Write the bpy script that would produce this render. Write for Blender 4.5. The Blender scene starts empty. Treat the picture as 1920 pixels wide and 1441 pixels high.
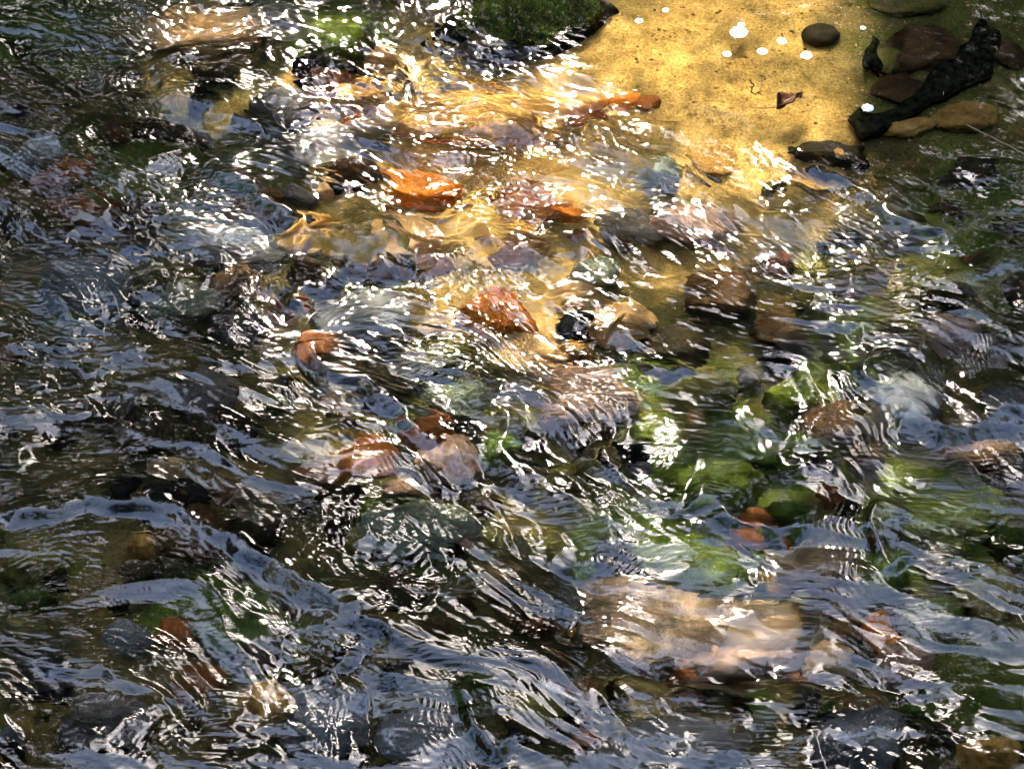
import bpy, bmesh, math, random
import numpy as np
from mathutils import Vector, Matrix, noise as mnoise

sc = bpy.context.scene
COL = sc.collection
R = math.radians
random.seed(7)

# ---------------------------------------------------------------- camera
CAM = np.array((0.0, -3.36, 3.36))
PITCH = 45.0                       # degrees below the horizon
HFOV = 24.0
cam = bpy.data.cameras.new('camera')
cam_o = bpy.data.objects.new('camera', cam)
COL.objects.link(cam_o)
cam_o.location = CAM
cam_o.rotation_euler = (R(90 - PITCH), 0, 0)
cam.angle = R(HFOV)
cam.clip_start = 0.05
cam.clip_end = 500
sc.camera = cam_o

# ---------------------------------------------------------------- sky and sun
SUN_EL, SUN_AZ = 43.0, -4.0        # azimuth: degrees right of straight ahead
w = bpy.data.worlds.new('World')
sc.world = w
w.use_nodes = True
nt = w.node_tree
sky = nt.nodes.new('ShaderNodeTexSky')
sky.sky_type = 'NISHITA'
sky.sun_disc = False
sky.air_density = 0.95
sky.dust_density = 1.9
sky.ozone_density = 0.2
sky.sun_elevation = R(SUN_EL)
sky.sun_rotation = R(SUN_AZ)
nt.links.new(sky.outputs[0], nt.nodes['Background'].inputs[0])
nt.nodes['Background'].inputs[1].default_value = 0.15
sl = bpy.data.lights.new('sun', 'SUN')
sun_o = bpy.data.objects.new('sun', sl)
COL.objects.link(sun_o)
sl.energy = 3.3
sl.angle = R(0.55)
sl.color = (1.0, 0.93, 0.80)
sun_o.rotation_euler = (R(-(90 - SUN_EL)), 0, R(-SUN_AZ))
sun_o.location = (0, 6, 8)
S = np.array((math.sin(R(SUN_AZ)) * math.cos(R(SUN_EL)), math.cos(R(SUN_AZ)) * math.cos(R(SUN_EL)), math.sin(R(SUN_EL))))

sc.view_settings.view_transform = 'Standard'
sc.view_settings.look = 'None'
sc.view_settings.exposure = 3.08
sc.view_settings.gamma = 1.0
sc.view_settings.use_curve_mapping = False
sc.cycles.use_denoising = True
sc.cycles.blur_glossy = 0.8
sc.cycles.sample_clamp_indirect = 12
sc.cycles.max_bounces = 10
sc.cycles.transmission_bounces = 8

# ---------------------------------------------------------------- pixel <-> place
PW, PH = 1920, 1441
FPX = (PW / 2) / math.tan(R(HFOV / 2))
cp, sp = math.cos(R(PITCH)), math.sin(R(PITCH))
FWD, UP = np.array((0, cp, -sp)), np.array((0, sp, cp))

def at(px, py, depth=0.0):
    """the place seen at a photograph pixel, `depth` under the water level, refracted"""
    d = FWD + UP * ((PH / 2 - py) / FPX)
    d = np.array(((px - PW / 2) / FPX, d[1], d[2]))
    d /= np.linalg.norm(d)
    t = CAM[2] / -d[2]
    p = CAM + d * t
    if depth:
        h = np.array((d[0], d[1]))
        s = np.linalg.norm(h)
        if depth > 0:
            s2 = s / 1.33
            tr = s2 / math.sqrt(1 - s2 * s2)
        else:
            tr = s / -d[2]
        q = h / s * tr * depth
        p = np.array((p[0] + q[0], p[1] + q[1], -depth))
    return p

def to_pix(P):
    """world points (n,3) -> photograph pixels"""
    v = P - CAM
    zc = v @ FWD
    return PW / 2 + FPX * v[..., 0] / zc, PH / 2 - FPX * (v @ UP) / zc

def mpp(py):
    """metres per photo pixel across, on the water at row py"""
    a = at(PW / 2, py)
    return np.linalg.norm(a - CAM) / FPX

# ---------------------------------------------------------------- numpy noise
_rs = np.random.RandomState(11)
_P = np.concatenate([_rs.permutation(512)] * 2)
_G = _rs.uniform(0, 2 * np.pi, 512)
_GX, _GY = np.cos(_G), np.sin(_G)

def pn(x, y, seed=0):
    x = x + seed * 17.37; y = y + seed * 9.71
    xi = np.floor(x).astype(np.int64); yi = np.floor(y).astype(np.int64)
    xf = x - xi; yf = y - yi
    u = xf * xf * xf * (xf * (xf * 6 - 15) + 10); v = yf * yf * yf * (yf * (yf * 6 - 15) + 10)
    def g(ix, iy, fx, fy):
        h = _P[(_P[ix & 511] + iy) & 511]
        return _GX[h] * fx + _GY[h] * fy
    a = g(xi, yi, xf, yf); b = g(xi + 1, yi, xf - 1, yf)
    c = g(xi, yi + 1, xf, yf - 1); d = g(xi + 1, yi + 1, xf - 1, yf - 1)
    return 1.5 * ((a * (1 - u) + b * u) * (1 - v) + (c * (1 - u) + d * u) * v)

def sstep(a, b, x):
    t = np.clip((x - a) / (b - a), 0, 1)
    return t * t * (3 - 2 * t)

# ---------------------------------------------------------------- materials
MATS = {}
def node(t, kind, **kw):
    n = t.nodes.new(kind)
    for k, v in kw.items():
        if k in n.inputs: n.inputs[k].default_value = v
        else: setattr(n, k, v)
    return n

def stone_mat(name, base, second, scale=9.0, rough=0.55, speck=0.35, contrast=(0.35, 0.65), bump=0.35, spec=0.04):
    """wet stone: two tones in broad blotches, fine speckle, fine relief, each stone a little its own"""
    if name in MATS: return MATS[name]
    m = bpy.data.materials.new(name); m.use_nodes = True
    t = m.node_tree; bs = t.nodes['Principled BSDF']
    tc = node(t, 'ShaderNodeTexCoord'); oi = node(t, 'ShaderNodeObjectInfo')
    off = node(t, 'ShaderNodeVectorMath', operation='MULTIPLY_ADD')
    off.inputs[1].default_value = (1, 1, 1)
    cmb = node(t, 'ShaderNodeCombineXYZ')
    mul = node(t, 'ShaderNodeMath', operation='MULTIPLY'); mul.inputs[1].default_value = 37.0
    t.links.new(oi.outputs['Random'], mul.inputs[0])
    for i in range(3): t.links.new(mul.outputs[0], cmb.inputs[i])
    t.links.new(tc.outputs['Object'], off.inputs[0]); t.links.new(cmb.outputs[0], off.inputs[2])
    n1 = node(t, 'ShaderNodeTexNoise', Scale=scale, Detail=6.0, Roughness=0.62, Distortion=0.6)
    n2 = node(t, 'ShaderNodeTexNoise', Scale=scale * 22, Detail=3.0, Roughness=0.7)
    n3 = node(t, 'ShaderNodeTexNoise', Scale=scale * 5, Detail=8.0, Roughness=0.7)
    for n in (n1, n2, n3): t.links.new(off.outputs[0], n.inputs['Vector'])
    cr = node(t, 'ShaderNodeValToRGB')
    cr.color_ramp.elements[0].position = contrast[0]; cr.color_ramp.elements[0].color = (*second, 1)
    cr.color_ramp.elements[1].position = contrast[1]; cr.color_ramp.elements[1].color = (*base, 1)
    t.links.new(n1.outputs[0], cr.inputs[0])
    mr = node(t, 'ShaderNodeMapRange'); mr.inputs[1].default_value = 0.3; mr.inputs[2].default_value = 0.7
    mr.inputs[3].default_value = 1 - speck; mr.inputs[4].default_value = 1 + speck
    t.links.new(n2.outputs[0], mr.inputs[0])
    mr3 = node(t, 'ShaderNodeMapRange'); mr3.inputs[1].default_value = 0.3; mr3.inputs[2].default_value = 0.7
    mr3.inputs[3].default_value = 0.6; mr3.inputs[4].default_value = 1.3
    t.links.new(n3.outputs[0], mr3.inputs[0])
    mrr = node(t, 'ShaderNodeMapRange'); mrr.inputs[3].default_value = 0.75; mrr.inputs[4].default_value = 1.25
    t.links.new(oi.outputs['Random'], mrr.inputs[0])
    k1 = node(t, 'ShaderNodeMath', operation='MULTIPLY'); t.links.new(mr.outputs[0], k1.inputs[0]); t.links.new(mr3.outputs[0], k1.inputs[1])
    k2 = node(t, 'ShaderNodeMath', operation='MULTIPLY'); t.links.new(k1.outputs[0], k2.inputs[0]); t.links.new(mrr.outputs[0], k2.inputs[1])
    vm = node(t, 'ShaderNodeVectorMath', operation='SCALE'); t.links.new(cr.outputs[0], vm.inputs[0]); t.links.new(k2.outputs[0], vm.inputs['Scale'])
    t.links.new(vm.outputs[0], bs.inputs['Base Color'])
    bs.inputs['Roughness'].default_value = rough
    bs.inputs['Specular IOR Level'].default_value = spec
    bp = node(t, 'ShaderNodeBump', Strength=bump, Distance=0.01)
    t.links.new(n3.outputs[0], bp.inputs['Height']); t.links.new(bp.outputs[0], bs.inputs['Normal'])
    MATS[name] = m
    return m

PAL = {
    'slab':    ((0.36, 0.24, 0.14), (0.07, 0.055, 0.032)),
    'wetrock': ((0.016, 0.018, 0.012), (0.006, 0.007, 0.004)),   # base colour, second tone
    'gold':    ((0.50, 0.29, 0.075), (0.22, 0.115, 0.03)),
    'paletan': ((0.55, 0.36, 0.17), (0.25, 0.14, 0.05)),
    'orange':  ((0.60, 0.20, 0.025), (0.34, 0.10, 0.012)),
    'rust':    ((0.24, 0.085, 0.022), (0.09, 0.035, 0.012)),
    'brown':   ((0.13, 0.075, 0.030), (0.05, 0.03, 0.014)),
    'umber':   ((0.050, 0.038, 0.018), (0.020, 0.017, 0.009)),
    'pinkish': ((0.42, 0.27, 0.19), (0.20, 0.12, 0.075)),
    'grey':    ((0.17, 0.155, 0.135), (0.07, 0.06, 0.048)),
    'bluegrey': ((0.21, 0.22, 0.225), (0.08, 0.085, 0.085)),
    'dark':    ((0.028, 0.030, 0.026), (0.012, 0.013, 0.011)),
    'moss':    ((0.085, 0.110, 0.012), (0.028, 0.044, 0.006)),
    'deepmoss': ((0.050, 0.078, 0.012), (0.016, 0.028, 0.006)),
    'olive':   ((0.15, 0.13, 0.030), (0.055, 0.05, 0.015)),
    'palegreen': ((0.30, 0.33, 0.24), (0.13, 0.15, 0.09)),
    'white':   ((0.52, 0.53, 0.52), (0.30, 0.30, 0.28)),
}
# palette tones as given, the keys not listed scaled darker
def smat(key):
    k = 1.0 if key in ('gold', 'orange') else 1.0 if key in ('paletan', 'slab', 'rust', 'moss', 'deepmoss', 'olive') else 0.75
    return stone_mat(key + ' stone', *[tuple(c * k for c in q) for q in PAL[key]])

def flat_mat(name, col, rough=0.5, **kw):
    if name in MATS: return MATS[name]
    m = bpy.data.materials.new(name); m.use_nodes = True
    t = m.node_tree; bs = t.nodes['Principled BSDF']
    tc = node(t, 'ShaderNodeTexCoord')
    n = node(t, 'ShaderNodeTexNoise', Scale=kw.get('scale', 30.0), Detail=6.0, Roughness=0.65)
    t.links.new(tc.outputs['Object'], n.inputs['Vector'])
    cr = node(t, 'ShaderNodeValToRGB')
    lo, hi = kw.get('lo', 0.6), kw.get('hi', 1.25)
    cr.color_ramp.elements[0].position = 0.35; cr.color_ramp.elements[0].color = tuple(c * lo for c in col) + (1,)
    cr.color_ramp.elements[1].position = 0.68; cr.color_ramp.elements[1].color = tuple(min(1, c * hi) for c in col) + (1,)
    t.links.new(n.outputs[0], cr.inputs[0]); t.links.new(cr.outputs[0], bs.inputs['Base Color'])
    bs.inputs['Roughness'].default_value = rough
    bs.inputs['Specular IOR Level'].default_value = kw.get('spec', 0.06)
    if kw.get('bump'):
        b = node(t, 'ShaderNodeBump', Strength=kw['bump'], Distance=0.006)
        t.links.new(n.outputs[0], b.inputs['Height']); t.links.new(b.outputs[0], bs.inputs['Normal'])
    MATS[name] = m
    return m

# ---------------------------------------------------------------- mesh helpers
def grid_object(name, V, shape, mat):
    ny, nx = shape
    i = np.arange(nx * ny).reshape(ny, nx)
    F = np.stack([i[:-1, :-1], i[:-1, 1:], i[1:, 1:], i[1:, :-1]], -1).reshape(-1, 4)
    me = bpy.data.meshes.new(name)
    me.vertices.add(len(V)); me.vertices.foreach_set('co', V.astype(np.float32).ravel())
    me.loops.add(F.size); me.loops.foreach_set('vertex_index', F.ravel().astype(np.int32))
    me.polygons.add(len(F)); me.polygons.foreach_set('loop_start', np.arange(0, F.size, 4, dtype=np.int32))
    me.polygons.foreach_set('use_smooth', np.ones(len(F), bool))
    me.update(); me.materials.append(mat)
    o = bpy.data.objects.new(name, me); COL.objects.link(o)
    return o

def mesh_object(name, verts, faces, mat, parent=None, smooth=True):
    me = bpy.data.meshes.new(name)
    me.from_pydata([tuple(v) for v in verts], [], faces)
    if smooth: me.polygons.foreach_set('use_smooth', [True] * len(me.polygons))
    me.update(); me.materials.append(mat)
    o = bpy.data.objects.new(name, me); COL.objects.link(o)
    if parent: o.parent = parent
    return o

def tag(o, label=None, cat=None, group=None, kind=None):
    if label: o['label'] = label
    if cat: o['category'] = cat
    if group: o['group'] = group
    if kind: o['kind'] = kind
    return o

def empty(name, loc):
    o = bpy.data.objects.new(name, None); COL.objects.link(o)
    o.location = loc; o.empty_display_size = 0.05
    return o

def axis(lo, hi, fine, lo2, hi2, grow=1.22):
    """evenly fine between lo and hi, growing coarser out to lo2 / hi2"""
    a = list(np.arange(lo, hi + fine / 2, fine))
    s, v = fine, a[-1]
    while v < hi2: s *= grow; v += s; a.append(v)
    s, v = fine, a[0]
    pre = []
    while v > lo2: s *= grow; v -= s; pre.append(v)
    return np.array(pre[::-1] + a)

# ---------------------------------------------------------------- calm pool mask (photo pixels)
def polyline_dist(px, py, pts):
    d = np.full(px.shape, 1e9); tt = np.zeros(px.shape); sd = np.zeros(px.shape)
    acc = 0.0
    for (x0, y0), (x1, y1) in zip(pts[:-1], pts[1:]):
        vx, vy = x1 - x0, y1 - y0; L = math.hypot(vx, vy)
        t = np.clip(((px - x0) * vx + (py - y0) * vy) / (L * L), 0, 1)
        ex, ey = px - x0 - t * vx, py - y0 - t * vy
        dd = np.hypot(ex, ey)
        m = dd < d
        d = np.where(m, dd, d); tt = np.where(m, acc + t * L, tt)
        sd = np.where(m, np.sign(vx * ey - vy * ex), sd)
        acc += L
    return d, tt / acc, sd

POOL_EDGE = [(1085, -400), (1100, 120), (1180, 200), (1330, 250), (1480, 290), (1640, 330), (1800, 300), (2400, 330)]
def calm(px, py, lo=-40, hi=55):
    d, _, s = polyline_dist(px, py, POOL_EDGE)
    return sstep(lo, hi, -d * s)        # 1 in the still pool at the upper right

# ================================================================= WATER
def water_material():
    m = bpy.data.materials.new('running water'); m.use_nodes = True
    t = m.node_tree; t.nodes.clear()
    out = node(t, 'ShaderNodeOutputMaterial')
    rf = node(t, 'ShaderNodeBsdfRefraction', Roughness=0.0, IOR=1.36)
    rf.inputs['Color'].default_value = (0.96, 0.95, 0.88, 1)
    gl = node(t, 'ShaderNodeBsdfGlossy', Roughness=0.05)
    gl.distribution = 'BECKMANN'
    gl.inputs['Color'].default_value = (1, 1, 1, 1)
    fr = node(t, 'ShaderNodeFresnel', IOR=1.56)
    mx = node(t, 'ShaderNodeMixShader')
    t.links.new(fr.outputs[0], mx.inputs[0]); t.links.new(rf.outputs[0], mx.inputs[1]); t.links.new(gl.outputs[0], mx.inputs[2])
    t.links.new(mx.outputs[0], out.inputs[0])
    # the finest wrinkles, drawn out along the current
    tc = node(t, 'ShaderNodeTexCoord')
    mp = node(t, 'ShaderNodeMapping'); mp.inputs['Rotation'].default_value = (0, 0, R(27)); mp.inputs['Scale'].default_value = (0.17, 1, 1)
    t.links.new(tc.outputs['Object'], mp.inputs['Vector'])
    n1 = node(t, 'ShaderNodeTexNoise', Scale=125.0, Detail=0.5, Roughness=0.4, Distortion=0.5)
    t.links.new(mp.outputs[0], n1.inputs['Vector'])
    n2 = node(t, 'ShaderNodeTexNoise', Scale=7.0, Detail=3.0, Roughness=0.6)
    t.links.new(tc.outputs['Object'], n2.inputs['Vector'])
    mr = node(t, 'ShaderNodeMapRange'); mr.inputs[1].default_value = 0.38; mr.inputs[2].default_value = 0.62; mr.inputs[3].default_value = 0.15; mr.inputs[4].default_value = 1.0
    t.links.new(n2.outputs[0], mr.inputs[0])
    at_ = node(t, 'ShaderNodeAttribute'); at_.attribute_name = 'chop'
    ml = node(t, 'ShaderNodeMath', operation='MULTIPLY'); t.links.new(mr.outputs[0], ml.inputs[0]); t.links.new(at_.outputs['Fac'], ml.inputs[1])
    bp = node(t, 'ShaderNodeBump', Strength=1.0, Distance=0.0026)
    hh = node(t, 'ShaderNodeMath', operation='MULTIPLY'); t.links.new(n1.outputs[0], hh.inputs[0]); t.links.new(ml.outputs[0], hh.inputs[1])
    t.links.new(hh.outputs[0], bp.inputs['Height'])
    rr = node(t, 'ShaderNodeMath', operation='MULTIPLY'); rr.inputs[1].default_value = 0.38
    t.links.new(at_.outputs['Fac'], rr.inputs[0]); t.links.new(rr.outputs[0], rf.inputs['Roughness'])
    for q in (gl, rf, fr): t.links.new(bp.outputs[0], q.inputs['Normal'])
    return m

# main standing waves: (points in photo pixels, height in m, half width in px, side the steep face looks to)
RIDGES = [
    ([(-60, 955), (130, 940), (285, 932), (430, 1010), (600, 1120), (760, 1215), (850, 1285)], 0.015, 36),
    ([(530, 590), (570, 545), (640, 507), (700, 500), (760, 540)], 0.020, 40),
    ([(545, 630), (590, 670), (640, 702), (740, 760), (810, 830), (900, 900)], 0.018, 32),
    ([(380, 290), (470, 350), (570, 420), (680, 470), (790, 495)], 0.032, 44),
    ([(300, 215), (420, 305), (560, 385), (680, 440)], -0.022, 42),
    ([(690, 455), (790, 492), (930, 480), (1080, 500)], 0.012, 36),
    ([(840, 390), (890, 440), (940, 500)], 0.012, 36),
    ([(1090, 255), (1150, 275), (1195, 310), (1230, 350)], 0.012, 22),
    ([(1490, 300), (1570, 330), (1650, 380), (1720, 430), (1800, 470)], 0.014, 26),
    ([(1610, 660), (1640, 720), (1700, 785), (1760, 815), (1850, 790), (1960, 770)], 0.020, 36),
    ([(1270, 930), (1340, 960), (1450, 1000), (1500, 1040)], 0.016, 36),
    ([(1650, 940), (1640, 985), (1655, 1040), (1680, 1080)], 0.014, 28),
    ([(1060, 1275), (1250, 1265), (1450, 1255), (1640, 1280), (1740, 1335), (1860, 1430)], -0.016, 40),
    ([(780, 60), (830, 140), (920, 210), (1000, 290)], 0.016, 40),
    ([(600, 90), (700, 150), (760, 180)], 0.012, 34),
    ([(280, 130), (340, 190), (430, 220), (520, 260)], 0.016, 44),
    ([(0, 420), (120, 430), (250, 400)], 0.014, 40),
    ([(80, 590), (230, 570), (330, 480)], 0.014, 44),
    ([(950, 830), (1080, 850), (1200, 800)], -0.012, 44),
    ([(650, 1000), (800, 1040), (960, 1020)], 0.010, 50),
    ([(640, 1240), (690, 1300), (700, 1440)], -0.014, 34),
    ([(860, 1290), (880, 1370), (960, 1440)], 0.014, 30),
    ([(1080, 1060), (1075, 1140), (1060, 1220)], -0.012, 40),
    ([(60, 1260), (200, 1240), (300, 1300), (200, 1380), (60, 1360)], 0.010, 44),
    ([(1440, 380), (1560, 470), (1640, 560)], 0.012, 40),
    ([(1130, 620), (1200, 660), (1260, 740)], 0.012, 40),
]

def build_water():
    xs = axis(-1.32, 1.32, 0.0026, -9.0, 9.0, 1.16)
    y0, y1 = at(960, 1470)[1], at(960, -30)[1]
    ys = axis(y0, y1, 0.0031, -7.0, 9.0, 1.16)
    X, Y = np.meshgrid(xs, ys)
    P = np.stack([X, Y, np.zeros_like(X)], -1)
    px, py = to_pix(P)
    px = np.clip(px, -3000, 5000); py = np.clip(py, -3000, 6000)
    px = np.where((P - CAM) @ FWD < 0.5, 960, px); py = np.where((P - CAM) @ FWD < 0.5, 4000, py)
    c = calm(px, py)
    rough = 1 - c
    # glassy hollows between the broken water
    def hollow(cx, cy, rx, ry, a):
        q = ((px - cx) / rx) ** 2 + ((py - cy) / ry) ** 2 + 0.35 * pn(X * 5, Y * 5, 95)
        return 1 - a * sstep(1.25, 0.35, q)
    glassy = np.ones_like(X)
    for hl in [(280, 1090, 360, 130, .72), (560, 650, 60, 70, .6), (1180, 1330, 260, 50, .5), (200, 960, 240, 30, .6), (1350, 330, 90, 60, .6), (1500, 900, 160, 60, .45), (1800, 330, 160, 60, .6), (330, 240, 190, 90, .75), (610, 400, 120, 50, .7), (1050, 640, 130, 70, .45), (640, 1300, 110, 90, .5)]:
        glassy *= hollow(*hl)
    # the current runs from the upper left of the view to the lower right
    ca, sa = math.cos(R(-27)), math.sin(R(-27))
    wx = 0.10 * pn(X * 1.9, Y * 1.9, 1) + 0.035 * pn(X * 5, Y * 5, 2)
    wy = 0.10 * pn(X * 1.9, Y * 1.9, 3) + 0.035 * pn(X * 5, Y * 5, 4)
    u = (X + wx) * ca + (Y + wy) * sa       # along the current
    v = -(X + wx) * sa + (Y + wy) * ca      # across it
    Z = np.zeros_like(X)
    # broad boils and hollows
    Z += 0.023 * pn(u * 2.1, v * 3.4, 5) * (0.12 + 0.88 * rough)
    b1 = pn(u * 4.0, v * 7.0, 6)
    Z += 0.014 * (0.5 - np.abs(b1)) * rough
    # explicit standing waves
    jx = 16 * pn(X * 9, Y * 9, 31) + 7 * pn(X * 24, Y * 24, 33)
    jy = 16 * pn(X * 9, Y * 9, 32) + 7 * pn(X * 24, Y * 24, 34)
    trains = np.zeros_like(X)
    for k, (pts, h, hw) in enumerate(RIDGES):
        d, tt, s = polyline_dist(px + jx, py + jy, pts)
        ends = sstep(0.0, 0.14, tt) * sstep(0.0, 0.18, 1 - tt)
        near = np.where(s > 0, hw * 0.62, hw * 1.35)          # steeper on one side
        Z += 1.2 * h * ends * np.exp(-(d / near) ** 2) * (0.25 + 0.75 * rough)
        # capillary ripples riding ahead of the steep face, parallel to the crest
        lam = 11.5
        env = np.exp(-((d - 62) / 46.0) ** 2) * ends * np.where(s > 0, 1.0, 0.45)
        trains += env * np.sin(2 * np.pi * (d + 5 * pn(X * 16, Y * 16, 60 + k)) / lam) * (1 if h > 0 else 0.6)
    Z += 0.00042 * trains * (0.35 + 0.65 * rough)
    # middle chop, longer along the current
    Z += 0.0060 * pn(u * 8, v * 14, 7) * rough * (0.3 + 0.7 * glassy)
    Z += 0.0044 * (0.4 - np.abs(pn(u * 11, v * 22, 8))) * rough * (0.3 + 0.7 * glassy)
    e1 = sstep(-0.35, 0.45, pn(X * 3.1, Y * 3.1, 9))
    e2 = sstep(-0.25, 0.5, pn(X * 4.3, Y * 4.3, 10))
    e3 = sstep(-0.3, 0.5, pn(X * 3.7, Y * 3.7, 41))
    up = sstep(950, 250, py)                                  # streakier upstream, rounder ripples downstream
    Z += 0.0022 * pn(u * 22, v * 62, 11) * rough * glassy * (0.2 + 0.9 * e1) * (0.55 + 0.6 * up)
    Z += 0.0016 * pn(u * 44, v * 128, 12) * rough * glassy * (0.12 + 0.95 * e2) * (0.5 + 0.7 * up)
    Z += 0.00075 * pn(u * 80, v * 205, 42) * rough * glassy * (0.1 + 0.95 * e3) * (0.4 + 0.8 * up)
    # curling capillary trains
    for k, (ang, lam, amp, sd) in enumerate([(78, 0.0142, 0.00029, 13), (64, 0.0122, 0.00025, 16), (102, 0.0170, 0.00031, 19), (40, 0.0136, 0.00022, 22)]):
        a = R(ang)
        wob = 0.085 * pn(X * 3.2, Y * 3.2, sd) + 0.030 * pn(X * 8, Y * 8, sd + 1) + 0.012 * pn(X * 19, Y * 19, sd + 2)
        ph = (X * math.cos(a) + Y * math.sin(a) + wob) * 2 * np.pi / lam
        en = sstep(0.05, 0.6, pn(X * 4.6, Y * 4.6, 50 + sd)) 
        br = 0.40 + 0.75 * pn(X * 24, Y * 24, 70 + sd)
        Z += 2.0 * amp * np.sin(ph) * en * br * (0.03 + 0.97 * rough) * (1.35 - 0.6 * up)
    # the still pool: barely moving
    Z += c * (0.0010 * pn(X * 6, Y * 6, 25) + 0.00022 * pn(u * 20, v * 34, 26))
    V = np.stack([X, Y, Z], -1).reshape(-1, 3)
    o = grid_object('water', V, X.shape, water_material())
    a = o.data.attributes.new('chop', 'FLOAT', 'POINT')
    a.data.foreach_set('value', (rough * glassy * (0.2 + 0.8 * e1)).astype(np.float32).ravel())
    tag(o, kind='structure')
    return o

# ================================================================= STREAM BED
def bed_depth(px, py, X, Y):
    c = calm(px, py)
    d = 0.165 - 0.115 * c
    return d

def bed_material():
    m = bpy.data.materials.new('silt and gravel'); m.use_nodes = True
    t = m.node_tree; bs = t.nodes['Principled BSDF']
    tc = node(t, 'ShaderNodeTexCoord')
    at_ = node(t, 'ShaderNodeAttribute'); at_.attribute_name = 'sand'
    n1 = node(t, 'ShaderNodeTexNoise', Scale=6.0, Detail=7.0, Roughness=0.6, Distortion=0.4)
    n2 = node(t, 'ShaderNodeTexNoise', Scale=160.0, Detail=4.0, Roughness=0.75)
    n3 = node(t, 'ShaderNodeTexVoronoi', Scale=45.0)
    n4 = node(t, 'ShaderNodeTexNoise', Scale=24.0, Detail=8.0, Roughness=0.7)
    for n in (n1, n2, n3, n4): t.links.new(tc.outputs['Object'], n.inputs['Vector'])
    dk = node(t, 'ShaderNodeValToRGB')
    dk.color_ramp.elements[0].position = 0.34; dk.color_ramp.elements[0].color = (0.014, 0.016, 0.007, 1)
    dk.color_ramp.elements[1].position = 0.68; dk.color_ramp.elements[1].color = (0.145, 0.098, 0.028, 1)
    e = dk.color_ramp.elements.new(0.5); e.color = (0.048, 0.043, 0.015, 1)
    t.links.new(n1.outputs[0], dk.inputs[0])
    sd = node(t, 'ShaderNodeValToRGB')
    sd.color_ramp.elements[0].position = 0.30; sd.color_ramp.elements[0].color = (0.27, 0.17, 0.045, 1)
    sd.color_ramp.elements[1].position = 0.66; sd.color_ramp.elements[1].color = (0.78, 0.50, 0.155, 1)
    e = sd.color_ramp.elements.new(0.48); e.color = (0.56, 0.35, 0.098, 1)
    t.links.new(n4.outputs[0], sd.inputs[0])
    kh = node(t, 'ShaderNodeMix', data_type='RGBA')
    kn = node(t, 'ShaderNodeTexNoise', Scale=4.2, Detail=5.0, Roughness=0.55, Distortion=0.8)
    t.links.new(tc.outputs['Object'], kn.inputs['Vector'])
    km = node(t, 'ShaderNodeMapRange'); km.inputs[1].default_value = 0.42; km.inputs[2].default_value = 0.60
    t.links.new(kn.outputs[0], km.inputs[0]); t.links.new(km.outputs[0], kh.inputs[0])
    kv = node(t, 'ShaderNodeVectorMath', operation='MULTIPLY'); kv.inputs[1].default_value = (0.50, 0.54, 0.58)
    t.links.new(sd.outputs[0], kv.inputs[0])
    t.links.new(sd.outputs[0], kh.inputs[6]); t.links.new(kv.outputs[0], kh.inputs[7])
    mx = node(t, 'ShaderNodeMix', data_type='RGBA')
    t.links.new(at_.outputs['Fac'], mx.inputs[0]); t.links.new(dk.outputs[0], mx.inputs[6]); t.links.new(kh.outputs[2], mx.inputs[7])
    al = node(t, 'ShaderNodeAttribute'); al.attribute_name = 'algae_and_shade'
    gr = node(t, 'ShaderNodeValToRGB')
    gr.color_ramp.elements[0].position = 0.36; gr.color_ramp.elements[0].color = (0.032, 0.065, 0.010, 1)
    gr.color_ramp.elements[1].position = 0.66; gr.color_ramp.elements[1].color = (0.10, 0.125, 0.018, 1)
    t.links.new(n4.outputs[0], gr.inputs[0])
    mg = node(t, 'ShaderNodeMix', data_type='RGBA')
    t.links.new(al.outputs['Fac'], mg.inputs[0]); t.links.new(mx.outputs[2], mg.inputs[6]); t.links.new(gr.outputs[0], mg.inputs[7])
    mr = node(t, 'ShaderNodeMapRange'); mr.inputs[1].default_value = 0.32; mr.inputs[2].default_value = 0.68
    mr.inputs[3].default_value = 0.45; mr.inputs[4].default_value = 1.5
    t.links.new(n2.outputs[0], mr.inputs[0])
    vm = node(t, 'ShaderNodeVectorMath', operation='SCALE')
    t.links.new(mg.outputs[2], vm.inputs[0]); t.links.new(mr.outputs[0], vm.inputs['Scale'])
    t.links.new(vm.outputs[0], bs.inputs['Base Color'])
    bs.inputs['Roughness'].default_value = 0.8; bs.inputs['Specular IOR Level'].default_value = 0.04
    b = node(t, 'ShaderNodeBump', Strength=0.5, Distance=0.008)
    t.links.new(n2.outputs[0], b.inputs['Height']); t.links.new(b.outputs[0], bs.inputs['Normal'])
    return m

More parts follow.
